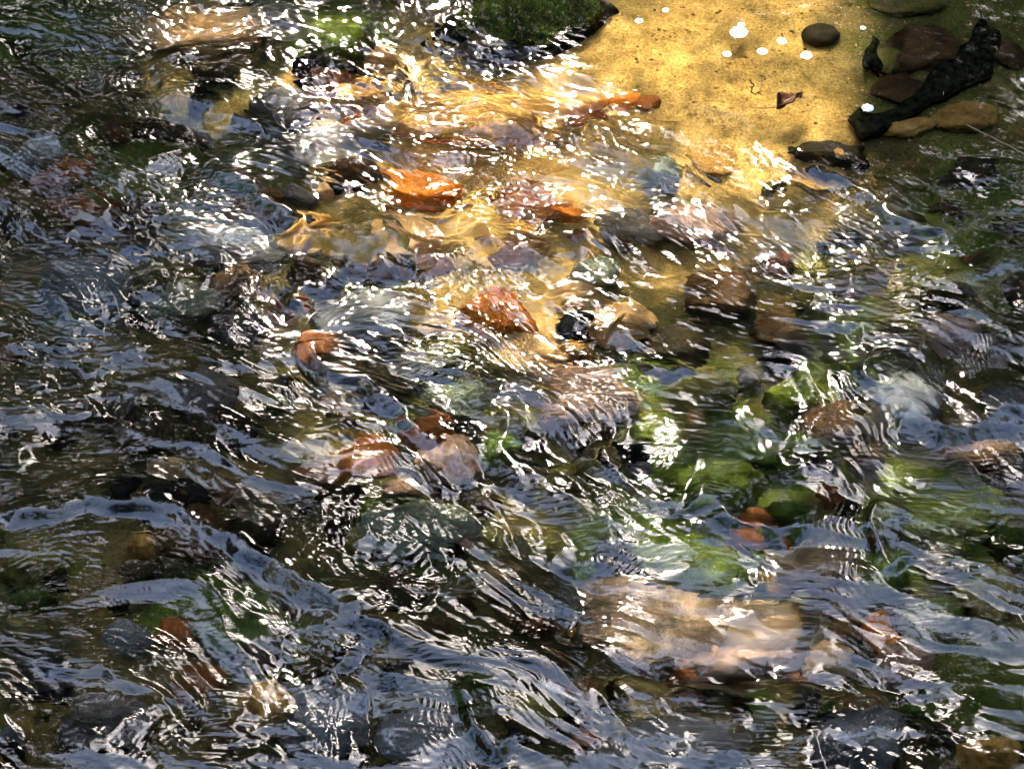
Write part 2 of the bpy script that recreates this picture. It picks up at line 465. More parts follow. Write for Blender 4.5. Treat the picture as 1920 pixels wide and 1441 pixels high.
def build_bed():
    xs = axis(-1.5, 1.5, 0.012, -9.0, 9.0, 1.2)
    ys = axis(at(960, 1500)[1] - 0.1, at(960, -60)[1] + 0.2, 0.012, -7.0, 9.0, 1.2)
    X, Y = np.meshgrid(xs, ys)
    P = np.stack([X, Y, np.full_like(X, -0.08)], -1)
    px, py = to_pix(P)
    bad = (P - CAM) @ FWD < 0.5
    px = np.where(bad, 960, np.clip(px, -3000, 5000)); py = np.where(bad, 4000, np.clip(py, -3000, 6000))
    c = calm(px + 30 * pn(X * 6, Y * 6, 81), py + 25 * pn(X * 6, Y * 6, 82))
    cw = calm(px + 30 * pn(X * 6, Y * 6, 81), py + 25 * pn(X * 6, Y * 6, 82), -260, 90)
    Z = -(0.20 - 0.14 * cw)
    Z += 0.014 * pn(X * 3, Y * 3, 83) + 0.009 * pn(X * 8, Y * 8, 84) * (1 - 0.5 * c) + 0.004 * pn(X * 22, Y * 22, 85) * (1 - 0.6 * c)
    Z += 0.0012 * c * pn(X * 60, Y * 60, 86)
    Z += 0.06 * sstep(1.6, 0.2, ((px - 930) / 260) ** 2 + ((py - 215) / 110) ** 2)
    far = np.maximum(np.abs(X) - 2.5, np.maximum(Y - 3.0, -4.5 - Y))
    Z += 0.0 * far
    V = np.stack([X, Y, Z], -1).reshape(-1, 3)
    o = grid_object('stream_bed', V, X.shape, bed_material())
    # sand mask: pale silt in the still pool and in the tongue of the run below it
    sand = calm(px, py, -150, 60) * sstep(1680, 1480, px + 60 * pn(X * 5, Y * 5, 87))  # fades out rightward, putting the murky shadow there into the bed colour
    sand = np.maximum(sand, 0.16 * c)
    def blob(cx, cy, rx, ry, a):
        q = ((px - cx) / rx) ** 2 + ((py - cy) / ry) ** 2 + 0.7 * pn(X * 9, Y * 9, 88)
        return a * sstep(1.3, 0.45, q)
    for b in [(900, 330, 230, 120, .8), (1080, 420, 210, 110, .6), (980, 580, 180, 130, .6), (1250, 430, 170, 90, .65), (1000, 230, 120, 70, 1.0), (1390, 290, 160, 95, 1.0), (1180, 190, 120, 50, 0.9), (930, 215, 230, 95, 0.95), (640, 150, 150, 60, 0.6),  # the first ones paint the warm glow of the upper middle as silt
              (360, 60, 110, 80, 0.6), (830, 130, 120, 80, 0.5), (800, 330, 110, 60, 0.6), (1010, 640, 120, 90, 0.45), (1300, 400, 130, 70, 0.45)]:
        sand = np.maximum(sand, blob(*b))
    sand = sand * (1 - blob(1330, 40, 290, 85, .42)) * (1 - blob(1450, 150, 130, 40, .2))
    alg = np.zeros_like(X)
    for b in [(1290, 700, 150, 60, .7), (1400, 830, 240, 90, .9), (1230, 960, 150, 130, .9), (1330, 1050, 220, 70, 1), (1750, 960, 180, 110, 1), (430, 1150, 170, 90, .9), (1560, 620, 100, 130, .8),
              (80, 40, 220, 90, .8), (640, 50, 110, 70, 1), (850, 730, 120, 60, .5), (1850, 420, 160, 140, .6), (1780, 120, 200, 190, .5), (60, 1050, 130, 80, .6), (780, 980, 170, 80, .5), (330, 300, 200, 110, .5), (1850, 1250, 160, 120, .5)]:  # the upper right blob greens the bed to imitate murky shadow
        alg = np.maximum(alg, blob(*b))
    a = o.data.attributes.new('algae_and_shade', 'FLOAT', 'POINT')
    a.data.foreach_set('value', alg.astype(np.float32).ravel())
    a = o.data.attributes.new('sand', 'FLOAT', 'POINT')
    a.data.foreach_set('value', sand.astype(np.float32).ravel())
    tag(o, kind='structure')
    # height lookup for resting things on it
    def height(x, y):
        i = min(max(np.searchsorted(ys, y), 1), len(ys) - 1); j = min(max(np.searchsorted(xs, x), 1), len(xs) - 1)
        return float(min(Z[i, j], Z[i - 1, j], Z[i, j - 1], Z[i - 1, j - 1]))
    return o, height

build_water()
bed, bed_z = build_bed()

# ================================================================= STONES
def rock_mesh(name, seed, sub=4, angular=0.5, rough=0.10):
    """a unit stone: icosphere cut by a few planes, then roughened"""
    rng = random.Random(seed)
    bm = bmesh.new()
    bmesh.ops.create_icosphere(bm, subdivisions=sub, radius=1.0)
    planes = []
    for k in range(9):
        n = Vector((rng.gauss(0, 1), rng.gauss(0, 1), rng.gauss(0, 0.7))).normalized()
        planes.append((n, rng.uniform(0.55, 0.9)))
    planes.append((Vector((rng.uniform(-.15, .15), rng.uniform(-.15, .15), 1)).normalized(), rng.uniform(0.6, 0.8)))
    o = Vector((rng.uniform(0, 99), rng.uniform(0, 99), rng.uniform(0, 99)))
    for v in bm.verts:
        p = v.co.copy()
        for n, d in planes:
            k = p.dot(n) - d
            if k > 0: p -= n * k * angular
        q = v.co
        p *= 1 + 0.20 * mnoise.noise(q * 1.1 + o) + rough * mnoise.noise(q * 2.7 + o) + rough * 0.45 * mnoise.noise(q * 6 + o) + rough * 0.2 * mnoise.noise(q * 13 + o)
        v.co = p
    me = bpy.data.meshes.new(name); bm.to_mesh(me); bm.free()
    me.polygons.foreach_set('use_smooth', [True] * len(me.polygons))
    return me

_n = [0]
def stone(name, px, py, rx, ry, key, label, depth=0.06, turn=0.0, thick=None, angular=0.5, group=None, sub=4, cat='stone', rough=0.10, ground=True):
    """a stone whose outline covers about rx by ry photo pixels round (px, py); depth = its top below the water level"""
    _n[0] += 1
    k = mpp(py)
    a, b = rx * k, ry * k * 1.30                      # foreshortened side made true
    th = thick if thick else min(a, b) * 0.62
    depth = depth + 0.035 if depth > 0.035 else depth
    c = at(px, py, depth + th * 0.35) if depth + th * 0.35 > 0 else at(px, py, depth + th * 0.35)
    me = rock_mesh(name, 100 + _n[0] * 7, sub, angular, rough)
    me.materials.append(smat(key))
    co = np.empty(len(me.vertices) * 3); me.vertices.foreach_get('co', co); co = co.reshape(-1, 3)
    co *= (a, b, th); me.vertices.foreach_set('co', co.ravel())
    o = bpy.data.objects.new(name, me); COL.objects.link(o)
    o.rotation_euler = (0, 0, R(turn))
    top = co[:, 2].max()
    z = -depth - top
    if ground:
        zb = bed_z(c[0], c[1])
        low = z + co[:, 2].min()
        if low > zb - 0.006:                          # lengthen downward until it sits in the bed
            s = (-depth - zb + 0.012) / (top - co[:, 2].min())
            co[:, 2] *= s; me.vertices.foreach_set('co', co.ravel()); z = -depth - co[:, 2].max()
    o.location = (c[0], c[1], z)
    me.update()
    tag(o, label, cat, group)
    PLACED.append((px, py, rx, ry))
    return o
PLACED = []

# ---- stones one can tell apart in the photograph
stone('stone', 370, 45, 125, 62, 'paletan', 'pale tan slab under the sunlit ripples upstream of the moss stone', 0.05, 10, angular=.7)
stone('stone', 640, 55, 78, 52, 'moss', 'bright green moss covered stone just under foaming glitter', 0.025, -10)
stone('stone', 218, 45, 42, 40, 'olive', 'olive gold stone beside the pale tan slab', 0.06)
stone('stone', 70, 40, 120, 70, 'deepmoss', 'large dark green stone beyond the olive gold one', 0.07, 5)
stone('stone', 880, 205, 150, 68, 'gold', 'broad golden slab in the sun below the emerging mossy rock', 0.034, -8, angular=.7)
stone('stone', 1035, 215, 44, 48, 'gold', 'rounded golden stone beside the edge of the still pool', 0.04)
stone('stone', 575, 110, 30, 22, 'dark', 'small black stone next to the bright green moss stone', 0.04)
stone('stone', 620, 130, 55, 34, 'rust', 'brown orange stone below the bright green moss stone', 0.07)
stone('stone', 690, 165, 60, 30, 'gold', 'small golden stone up against the broad golden slab', 0.08)
stone('stone', 790, 340, 98, 48, 'orange', 'amber stone downstream of the broad golden slab', 0.06, -15)
stone('stone', 985, 372, 84, 48, 'rust', 'rust red stone downstream of the rounded golden stone', 0.06)
stone('stone', 1065, 395, 40, 26, 'orange', 'small peach stone touching the rust red stone', 0.07)
stone('stone', 935, 578, 88, 60, 'orange', 'bright orange stone glowing through the middle of the current', 0.034, 12, angular=.65)
stone('stone', 985, 650, 86, 54, 'paletan', 'light brown stone just downstream of the bright orange one', 0.06)
stone('stone', 1165, 590, 66, 34, 'paletan', 'peach brown stone beside a black cobble', 0.055, -12)
stone('stone', 1080, 595, 40, 24, 'dark', 'black cobble wedged between the peach and light brown stones', 0.06)
stone('stone', 1115, 735, 96, 62, 'pinkish', 'mauve grey rounded stone below the peach brown stone', 0.055, -8)
stone('stone', 675, 585, 105, 58, 'bluegrey', 'big blue grey stone under the arched standing wave', 0.05, 15)
stone('stone', 830, 655, 62, 26, 'olive', 'flat olive stone between the blue grey and orange stones', 0.07, 20)
stone('stone', 850, 735, 84, 48, 'palegreen', 'pale grey green stone under a scatter of sparkles', 0.05)
stone('stone', 590, 640, 50, 34, 'rust', 'pinkish brown stone at the foot of the arched wave', 0.07)
stone('stone', 800, 800, 48, 34, 'rust', 'warm brown stone below the pale grey green one', 0.07)
stone('stone', 840, 850, 70, 38, 'pinkish', 'dull pink stone near the warm brown stone', 0.06)
stone('stone', 1310, 405, 88, 46, 'pinkish', 'pink tan stone below the tongue of golden silt', 0.05)
stone('stone', 1180, 420, 70, 44, 'grey', 'grey stone beside the pink tan stone', 0.07)
stone('stone', 1240, 312, 42, 24, 'palegreen', 'small milky green stone at the rim of the golden silt', 0.03)
stone('stone', 1530, 510, 46, 84, 'olive', 'tall olive stone standing along the current', 0.06)
stone('stone', 1350, 540, 80, 48, 'brown', 'chestnut brown stone beside the tall olive stone', 0.07)
stone('stone', 1460, 610, 60, 40, 'brown', 'dark chestnut stone below the tall olive stone', 0.09)
stone('stone', 1600, 655, 30, 80, 'deepmoss', 'narrow dark green stone beside the curling wave', 0.06)
stone('stone', 1490, 735, 62, 38, 'moss', 'yellow green weedy stone near the narrow dark green one', 0.05)
stone('stone', 1305, 718, 70, 42, 'olive', 'olive brown weedy stone with a cream chip below', 0.06)
stone('stone', 1302, 782, 20, 18, 'paletan', 'small cream chip of stone among green stones', 0.045)
stone('stone', 1420, 830, 130, 48, 'deepmoss', 'long deep green stone across the current', 0.08)
stone('stone', 1330, 905, 100, 52, 'moss', 'olive green weedy boulder in midstream', 0.05, 15)
stone('stone', 1330, 1058, 130, 42, 'moss', 'low mossy stone leaning on the big tan slab', 0.065, -6)
stone('stone', 1760, 960, 104, 72, 'moss', 'large vivid green weedy stone opposite the mossy ones', 0.05, -10)
stone('stone', 1400, 1215, 150, 32, 'pinkish', 'long pale ledge along the foot of the tan slab', 0.04, 12, angular=.7)
stone('stone', 1660, 1165, 42, 48, 'orange', 'small orange brown stone beyond the pale ledge', 0.06)
stone('stone', 1700, 1230, 60, 40, 'pinkish', 'pinkish stone just below the small orange brown stone', 0.06)
stone('stone', 495, 1300, 60, 48, 'gold', 'bright ochre stone next to a pale grey boulder', 0.032, 30)
stone('stone', 610, 1335, 100, 64, 'bluegrey', 'pale grey boulder beside the bright ochre stone', 0.04)
stone('stone', 268, 1012, 36, 24, 'gold', 'small dim golden stone under the long crest', 0.07)
stone('stone', 325, 1185, 48, 40, 'rust', 'dim ochre brown stone next to a deep green boulder', 0.08)
stone('stone', 440, 1150, 115, 66, 'deepmoss', 'deep green boulder in the hollow below the long crest', 0.075)
stone('stone', 60, 1040, 66, 46, 'olive', 'dim olive stone in the hollow behind the long crest', 0.08)
stone('stone', 45, 1170, 44, 34, 'olive', 'small olive brown stone near the dim olive one', 0.08)
stone('stone', 80, 268, 58, 36, 'white', 'whitish blue stone with a rusty one below it', 0.035, 10)
stone('stone', 120, 318, 70, 24, 'rust', 'rusty flat stone under the whitish blue stone', 0.07, 15)
stone('stone', 135, 385, 66, 30, 'rust', 'rust brown stone near the blue grey boulder', 0.07)
stone('stone', 165, 520, 84, 60, 'bluegrey', 'broad blue grey boulder in the dark water', 0.05, -10)
stone('stone', 590, 880, 66, 32, 'rust', 'rust orange stone above the wide green pool of ripples', 0.06)
stone('stone', 440, 915, 48, 26, 'brown', 'dark reddish stone just above the long crest', 0.08)
stone('stone', 310, 862, 46, 14, 'paletan', 'thin pale flake of stone above the long crest', 0.05)
stone('stone', 920, 1075, 46, 22, 'paletan', 'thin sandy stone upstream of the tan slab', 0.06)
stone('stone', 790, 980, 120, 60, 'palegreen', 'broad grey green stone in the midst of fine ripples', 0.07, 8)
stone('stone', 1000, 1010, 80, 50, 'olive', 'dull olive stone above the thin sandy stone', 0.08)
stone('stone', 1040, 1290, 40, 24, 'white', 'small whitish stone with a straight side', 0.04, 5, angular=.8)
stone('stone', 1085, 1295, 34, 26, 'brown', 'brown stone touching the small whitish stone', 0.05)
stone('stone', 985, 1315, 66, 26, 'olive', 'ochre weedy stone left under the dark trough', 0.05)
stone('stone', 800, 1380, 90, 60, 'bluegrey', 'slate blue stone between two dark channels', 0.055)
stone('stone', 200, 1340, 96, 60, 'grey', 'wide grey stone under swirling ripples', 0.05)
stone('stone', 1250, 1390, 150, 56, 'grey', 'long grey boulder below the dark trough', 0.06)
stone('stone', 1620, 1380, 110, 58, 'bluegrey', 'blue grey boulder downstream of the dark trough', 0.055)
stone('stone', 1860, 1405, 64, 40, 'gold', 'golden stone at the end of the dark trough', 0.06)
stone('stone', 1790, 605, 60, 40, 'pinkish', 'pale pinkish stone catching a white spark', 0.05)
stone('stone', 1700, 740, 70, 44, 'bluegrey', 'blue grey stone inside the curling wave', 0.05)
stone('stone', 1830, 840, 90, 46, 'brown', 'brown stone above the vivid green one', 0.08)
stone('stone', 1860, 1110, 70, 54, 'olive', 'dull olive stone downstream of the vivid green one', 0.09)
stone('stone', 330, 560, 100, 50, 'palegreen', 'dim grey green stone behind the dark eddy', 0.07)
stone('stone', 430, 440, 120, 50, 'bluegrey', 'wide blue grey stone below the long slanting crest', 0.06, -10)
stone('stone', 520, 190, 80, 42, 'grey', 'grey stone under the bubbling ripples', 0.06)
stone('stone', 1110, 500, 60, 36, 'palegreen', 'faint grey green stone upstream of the peach brown stone', 0.07)

# ---- the still pool
stone('stone', 1540, 62, 40, 25, 'umber', 'smooth dark brown oval pebble lying on golden silt', 0.02, 18, angular=.2, rough=.03)
stone('stone', 1725, 95, 95, 62, 'brown', 'flat speckled brown rock in the still pool', 0.012, 20, angular=.8, thick=0.05, rough=.2)
stone('stone', 1690, 165, 55, 42, 'brown', 'small speckled brown rock in front of the flat one', 0.02, 25, angular=.8, rough=.2)
stone('stone', 1660, 110, 42, 34, 'olive', 'mottled olive stone on the silt side of the brown rocks', 0.018, angular=.8, rough=.2)
stone('stone', 1700, 8, 80, 24, 'olive', 'green coated stone behind the flat brown rock', 0.015, angular=.8, rough=.2)
stone('stone', 1885, 95, 40, 34, 'brown', 'dull tan stone lying past the black shadow shape', 0.02, angular=.8, rough=.2)
stone('stone', 1815, 215, 62, 30, 'gold', 'yellowish stone below the black shadow shape', 0.02, 15, angular=.8, rough=.2)
stone('stone', 1710, 232, 56, 24, 'gold', 'small yellowish stone under the broad end of the shadow shape', 0.025, 15, angular=.8, rough=.2)
stone('stone', 1880, 170, 50, 40, 'olive', 'olive stone near the yellowish stones', 0.03, angular=.8, rough=.2)
stone('stone', 1890, 230, 46, 36, 'brown', 'brown stone at the drop below the still pool', 0.05, angular=.8, rough=.2)
stone('stone', 1800, 320, 90, 44, 'umber', 'blackish brown stone at the lip of the pool', 0.05, angular=.8, rough=.2)
stone('stone', 1690, 330, 60, 30, 'olive', 'ochre green stone at the lip of the pool', 0.04, angular=.8, rough=.2)
stone('stone', 1560, 285, 80, 26, 'umber', 'dark ridge of stone along the edge of golden silt', 0.03, -5, angular=.8, rough=.2)
stone('stone', 1575, 283, 14, 12, 'gold', 'tiny golden pebble on the dark ridge of stone', 0.015, sub=3, angular=.8, rough=.2)

# ---- the rock that stands out of the water, with its moss
def mossy_rock():
    o = stone('mossy_rock', 988, 22, 175, 104, 'wetrock', 'dark rock standing out of the water with a green moss cap', -0.03, 4, thick=0.12, angular=.6, cat='rock')
    me = o.data
    rng = random.Random(5)
    V, F = [], []
    tris = [(p.center.copy(), p.normal.copy(), p.area) for p in me.polygons]
    for c, n, a in tris:
        lean = -c.x * .25 + c.y * 0.35 + 0.10 + 0.11 * mnoise.noise(c * 12) + 0.04 * mnoise.noise(c * 45) + (n.z - 0.6) * 0.10
        if n.z < 0.12 or lean < 0.0 or c.z + o.location.z < -0.01: continue
        for k in range(max(2, int(a * 5.5e5))):
            p = c + Vector((rng.gauss(0, .006), rng.gauss(0, .006), rng.gauss(0, .002)))
            d = (n + Vector((rng.gauss(0, .6), rng.gauss(0, .6), rng.gauss(0.2, .4)))).normalized()
            s = d.cross(Vector((rng.gauss(0, 1), rng.gauss(0, 1), rng.gauss(0, 1)))).normalized() * rng.uniform(.0005, .0011)
            L = rng.uniform(.003, .008)
            i = len(V)
            V += [p - s, p + s, p + s * .4 + d * L, p - s * .4 + d * L]
            F.append((i, i + 1, i + 2, i + 3))
    m = flat_mat('green moss', (0.075, 0.095, 0.012), 0.9, scale=11.0, lo=0.12, hi=1.4, spec=0.1)
    moss = mesh_object('moss', V, F, m, o, smooth=False)
    tag(moss, kind='stuff')
    moss['label'] = 'green moss growing over the rock'
mossy_rock()

# ---- dark solids put in for shadow in the still pool
def solid_outline(name, pts, depth, thick, mat, bumpy=0.007, seed=3):
    P = [at(x, y, depth) for x, y in pts]
    c = np.mean(P, axis=0)
    bm = bmesh.new()
    top = [bm.verts.new((p[0] - c[0], p[1] - c[1], 0)) for p in P]
    f = bm.faces.new(top)
    r = bmesh.ops.extrude_face_region(bm, geom=[f])
    vs = [g for g in r['geom'] if isinstance(g, bmesh.types.BMVert)]
    for v in vs: v.co.z -= thick
    bmesh.ops.recalc_face_normals(bm, faces=bm.faces)
    bmesh.ops.bevel(bm, geom=[e for e in bm.edges if abs(e.verts[0].co.z - e.verts[1].co.z) < 1e-6], offset=min(.006, thick * .35), segments=2, affect='EDGES')
    bmesh.ops.triangulate(bm, faces=bm.faces)
    for _ in range(2):
        bmesh.ops.subdivide_edges(bm, edges=[e for e in bm.edges if e.calc_length() > 0.02], cuts=1, use_grid_fill=True)
        bmesh.ops.triangulate(bm, faces=bm.faces)
    for v in bm.verts:
        q = v.co * 30 + Vector((seed, 0, 0))
        v.co += Vector((mnoise.noise(q), mnoise.noise(q + Vector((9, 0, 0))), 1.2 * mnoise.noise(q * .6 + Vector((0, 9, 0))))) * bumpy
    me = bpy.data.meshes.new(name); bm.to_mesh(me); bm.free()
    me.polygons.foreach_set('use_smooth', [True] * len(me.polygons))
    me.materials.append(mat)
    o = bpy.data.objects.new(name, me); COL.objects.link(o)
    o.location = (c[0], c[1], -depth)
    return o

def slab(pts, depth, key, label, thick=.12):
    o = tag(solid_outline('stone', pts, depth, thick, smat(key), .014, len(PLACED)), label, 'stone')
    xs = [p[0] for p in pts]; ys = [p[1] for p in pts]
    PLACED.append((sum(xs) / len(xs), sum(ys) / len(ys), (max(xs) - min(xs)) / 2, (max(ys) - min(ys)) / 2))
slab([(1094, 1082), (1135, 1072), (1230, 1090), (1330, 1112), (1440, 1118), (1500, 1150), (1485, 1195), (1400, 1222), (1290, 1235), (1190, 1240), (1110, 1215), (1080, 1195), (1100, 1140)], .115, 'slab', 'big angular tan slab with a straight edge')
slab([(1440, 1018), (1500, 995), (1575, 985), (1606, 1030), (1600, 1062), (1545, 1078), (1470, 1066), (1436, 1050)], .12, 'slab', 'sandy tan stone above the end of the tan slab')
SHADOW_OUTLINE = [(1843, 24), (1853, 44), (1876, 55), (1878, 78), (1868, 102), (1862, 134), (1835, 150), (1800, 166), (1750, 192), (1700, 217), (1650, 247), (1616, 257),
        (1601, 240), (1592, 217), (1612, 196), (1640, 211), (1680, 200), (1714, 176), (1730, 155), (1746, 130), (1790, 96), (1822, 66), (1829, 44)]  # outline of a shadow, built as a near black solid
tag(solid_outline('shadow_piece', SHADOW_OUTLINE, 0.022, 0.03, flat_mat('black painted shadow', (0.0065, 0.0068, 0.0038), 0.9, scale=55, lo=.3, hi=4.0, bump=.9, spec=0.0)),
    'long black shape standing for a shadow across the still pool', 'shadow')
tag(solid_outline('shadow_piece', [(1618, 96), (1634, 80), (1640, 62), (1650, 74), (1644, 100), (1655, 122), (1648, 138), (1632, 124), (1616, 118)], 0.012, 0.03,
    MATS['black painted shadow'], seed=8), 'small black shape standing for the dark crack beside the mottled olive stone', 'shadow')  # the rock's dark edge, its shade made as a black solid

# ---- foam discs floating on the still pool
def foam(px, py, r, label, ry=None, group='foam discs on the still pool'):
    k = mpp(py); rad = r * k * 1.12
    c = at(px, py)
    rng = random.Random(int(px * 7 + py))
    bm = bmesh.new()
    def dome(x, y, q, h, n=12, m=4):
        rings = []
        for j in range(m):
            a = (j / m) * math.pi / 2
            rings.append([bm.verts.new((x + q * math.cos(a) * math.cos(2 * math.pi * i / n), y + q * math.cos(a) * math.sin(2 * math.pi * i / n), h * math.sin(a))) for i in range(n)])
        t = bm.verts.new((x, y, h))
        for j in range(m - 1):
            for i in range(n): bm.faces.new((rings[j][i], rings[j][(i + 1) % n], rings[j + 1][(i + 1) % n], rings[j + 1][i]))
        for i in range(n): bm.faces.new((rings[-1][i], rings[-1][(i + 1) % n], t))
        bm.faces.new(list(reversed(rings[0])))
    dome(0, 0, rad * .93, rad * .16, 22)
    for i in range(46):                                     # the froth it is made of
        a = rng.uniform(0, 6.28); s = math.sqrt(rng.random()) * rad * .95
        q = rad * rng.uniform(.05, .17)
        n0 = len(bm.verts)
        dome(s * math.cos(a), s * math.sin(a), q, q * .8, 7, 3)
        bm.verts.ensure_lookup_table()
        for v in bm.verts[n0:]: v.co.z += rad * .15 * math.sqrt(max(0, 1 - (s / rad) ** 2)) - q * .25
    me = bpy.data.meshes.new('foam_disc'); bm.to_mesh(me); bm.free()
    me.polygons.foreach_set('use_smooth', [True] * len(me.polygons))
    me.materials.append(flat_mat('white foam', (0.84, 0.84, 0.82), 0.35, scale=200, lo=.85, hi=1.05, spec=.5))
    o = bpy.data.objects.new('foam_disc', me); COL.objects.link(o)
    o.location = (c[0], c[1], 0.0005); o.rotation_euler.z = rng.uniform(0, 6)
    tag(o, label, 'foam', group)
foam(1385, 62, 16, 'largest white foam disc floating over golden silt')
foam(1390, 47, 6.5, 'small foam bubble stuck to the largest foam disc')
foam(1363, 102, 8, 'bright little foam disc between the largest disc and the brown leaf')
foam(1429, 97, 9.5, 'thin ragged foam disc beside a speck of grit')
foam(1466, 78, 9, 'round foam disc near the dark oval pebble')
foam(1512, 105, 10.5, 'flat foam disc just below the dark oval pebble')
foam(1248, 20, 6, 'tiny faint foam disc near the mossy rock')
foam(1198, 40, 7.5, 'small foam disc closest to the mossy rock')
foam(1627, 203, 11, 'foam disc floating above the broad end of the black shadow shape')
foam(1618, 53, 5, 'tiny foam disc by the flat speckled brown rock')
foam(1918, 150, 5, 'tiny foam disc by the olive stone past the shadow shape')

# ---- tubes: stems, twigs, limbs
def tube(V, F, pts, radii, n=6):
    base = len(V)
    for i, p in enumerate(pts):
        a = pts[max(0, i - 1)]; b = pts[min(len(pts) - 1, i + 1)]
        d = (Vector(b) - Vector(a)).normalized()
        s = d.cross(Vector((0.31, 0.17, 0.93))).normalized(); t = d.cross(s)
        for k in range(n):
            an = 2 * math.pi * k / n
            V.append(Vector(p) + (s * math.cos(an) + t * math.sin(an)) * radii[i])
    for i in range(len(pts) - 1):
        for k in range(n):
            F.append((base + i * n + k, base + i * n + (k + 1) % n, base + (i + 1) * n + (k + 1) % n, base + (i + 1) * n + k))

# ---- the curled dead leaf floating on the pool
def dead_leaf():
    c = at(1480, 192)
    k = mpp(192)
    root = empty('dead_leaf', (c[0], c[1], 0.001))
    root.rotation_euler.z = R(35)
    root.scale = (1.35, 1.35, 1.2)
    V, F = [], []
    n = 15; m = 9
    for i in range(n):
        u = i / (n - 1)
        half = math.sin(math.pi * u ** 0.8) * (0.55 + 0.12 * math.sin(u * 19)) * 21 * k + 0.0004
        for j in range(m):
            v = j / (m - 1) * 2 - 1
            x = (u - .5) * 46 * k; y = v * half
            z = 0.004 + 0.012 * abs(v) ** 1.5 * (0.4 + math.sin(u * 4 + v)) + 0.002 * math.sin(u * 12) + 0.003 * math.sin(v * 7 + u * 3)
            V.append(Vector((x, y, z)))
    for i in range(n - 1):
        for j in range(m - 1): F.append((i * m + j, i * m + j + 1, (i + 1) * m + j + 1, (i + 1) * m + j))
    lf = mesh_object('leaf_blade', V, F, flat_mat('brown dead leaf', (0.055, 0.020, 0.008), 0.6, scale=50, lo=.4, hi=1.8, bump=.4), root)
    s = lf.modifiers.new('thickness', 'SOLIDIFY'); s.thickness = 0.0008
    V, F = [], []
    tube(V, F, [(-26 * k, 0, .004), (-10 * k, 0, .006), (6 * k, 0, .0065), (22 * k, 0, .005)], [.0016, .0012, .001, .0005])
    mesh_object('midrib', V, F, flat_mat('leaf rib', (0.28, 0.13, 0.04), 0.6), root)
    V, F = [], []
    tube(V, F, [(-26 * k, 0, .004), (-36 * k, 6 * k, .003), (-52 * k, 20 * k, .001)], [.0016, .0014, .001])
    mesh_object('stem', V, F, MATS['leaf rib'], root)
    tag(root, 'curled dark brown dead leaf with a stalk floating on the pool', 'leaf')
dead_leaf()

def twig(pix, r, label, col, name='twig', z=0.001, cat='twig'):
    pts = [at(x, y, -z if z else 0) for x, y in pix]
    c = np.mean(pts, axis=0)
    V, F = [], []
    fine = []
    for a, b in zip(pts[:-1], pts[1:]):
        for s in range(4): fine.append(a + (b - a) * s / 4)
    fine.append(pts[-1])
    fine = [f + np.array((random.gauss(0, r * .5), random.gauss(0, r * .5), 0)) - c for f in fine]
    tube(V, F, fine, [r * (1 - .55 * i / len(fine)) * random.uniform(.85, 1.15) for i in range(len(fine))], 7)
    o = mesh_object(name, V, F, flat_mat(name + ' bark ' + str(col), col, .5, scale=80), None)
    o.location = c
    tag(o, label, cat)
twig([(1406, 150), (1413, 160), (1409, 172), (1417, 178), (1428, 170)], .0022, 'small bent brown twig beside the dead leaf', (.10, .05, .015), z=-.012)
twig([(1812, 234), (1850, 252), (1890, 272), (1935, 296)], .0013, 'thin twig painted pale with sky glint, trailing over the lip of the pool', (.28, .21, .10), 'glint_twig', .001, 'stalk')  # pale colour imitates the sky glint along a thin twig
twig([(1330, 122), (1365, 134), (1392, 138), (1430, 156)], .0012, 'hair thin pale strand standing for a caustic under the still water', (.45, .32, .13), 'caustic_line', -.02, 'caustic_line')  # solid strand standing in for a bright caustic line

# ---- bits of grit and pebbles on the silt
GRIT = [(1255, 126, 8, 'umber'), (1283, 95, 9, 'rust'), (1390, 95, 5, 'umber'), (1236, 62, 5, 'brown'), (1330, 180, 5, 'brown'), (1420, 190, 6, 'rust'), (1444, 88, 6, 'brown'),
        (1500, 130, 5, 'brown'), (1560, 160, 6, 'olive'), (1590, 130, 7, 'brown'), (1540, 210, 6, 'brown'), (1360, 220, 5, 'gold'), (1580, 30, 7, 'gold'), (1470, 20, 7, 'gold'),
        (1150, 80, 8, 'gold'), (1135, 40, 9, 'gold'), (1160, 110, 7, 'paletan'), (1120, 95, 8, 'paletan'), (1640, 20, 8, 'paletan'), (1600, 85, 7, 'gold')]
MARKS = [(1385, 62, 'largest foam disc'), (1363, 102, 'bright little foam disc'), (1429, 97, 'ragged foam disc'), (1466, 78, 'round foam disc'), (1512, 105, 'flat foam disc'), (1248, 20, 'tiny faint foam disc'),
         (1198, 40, 'mossy rock'), (1110, 60, 'mossy rock'), (1540, 62, 'dark oval pebble'), (1480, 192, 'dead leaf'), (1412, 165, 'bent twig'), (1640, 90, 'mottled olive stone'), (1600, 225, 'broad end of the shadow shape'), (1255, 110, 'rim of the pool')]
for gx, gy, r, key in GRIT:
    nm = {'umber': 'dark brown', 'rust': 'rusty', 'brown': 'brown', 'olive': 'olive', 'gold': 'golden', 'paletan': 'cream'}[key]
    c = at(gx, gy, .05)
    mark = min(MARKS, key=lambda q: (q[0] - gx) ** 2 + (q[1] - gy) ** 2)[2]
    stone('pebble', gx, gy, r, r * .75, key, nm + ' grain of gravel on golden silt near the ' + mark, -bed_z(c[0], c[1]) - r * mpp(gy) * .7,
          random.uniform(0, 90), group='grit on the pool floor', sub=2, cat='pebble')

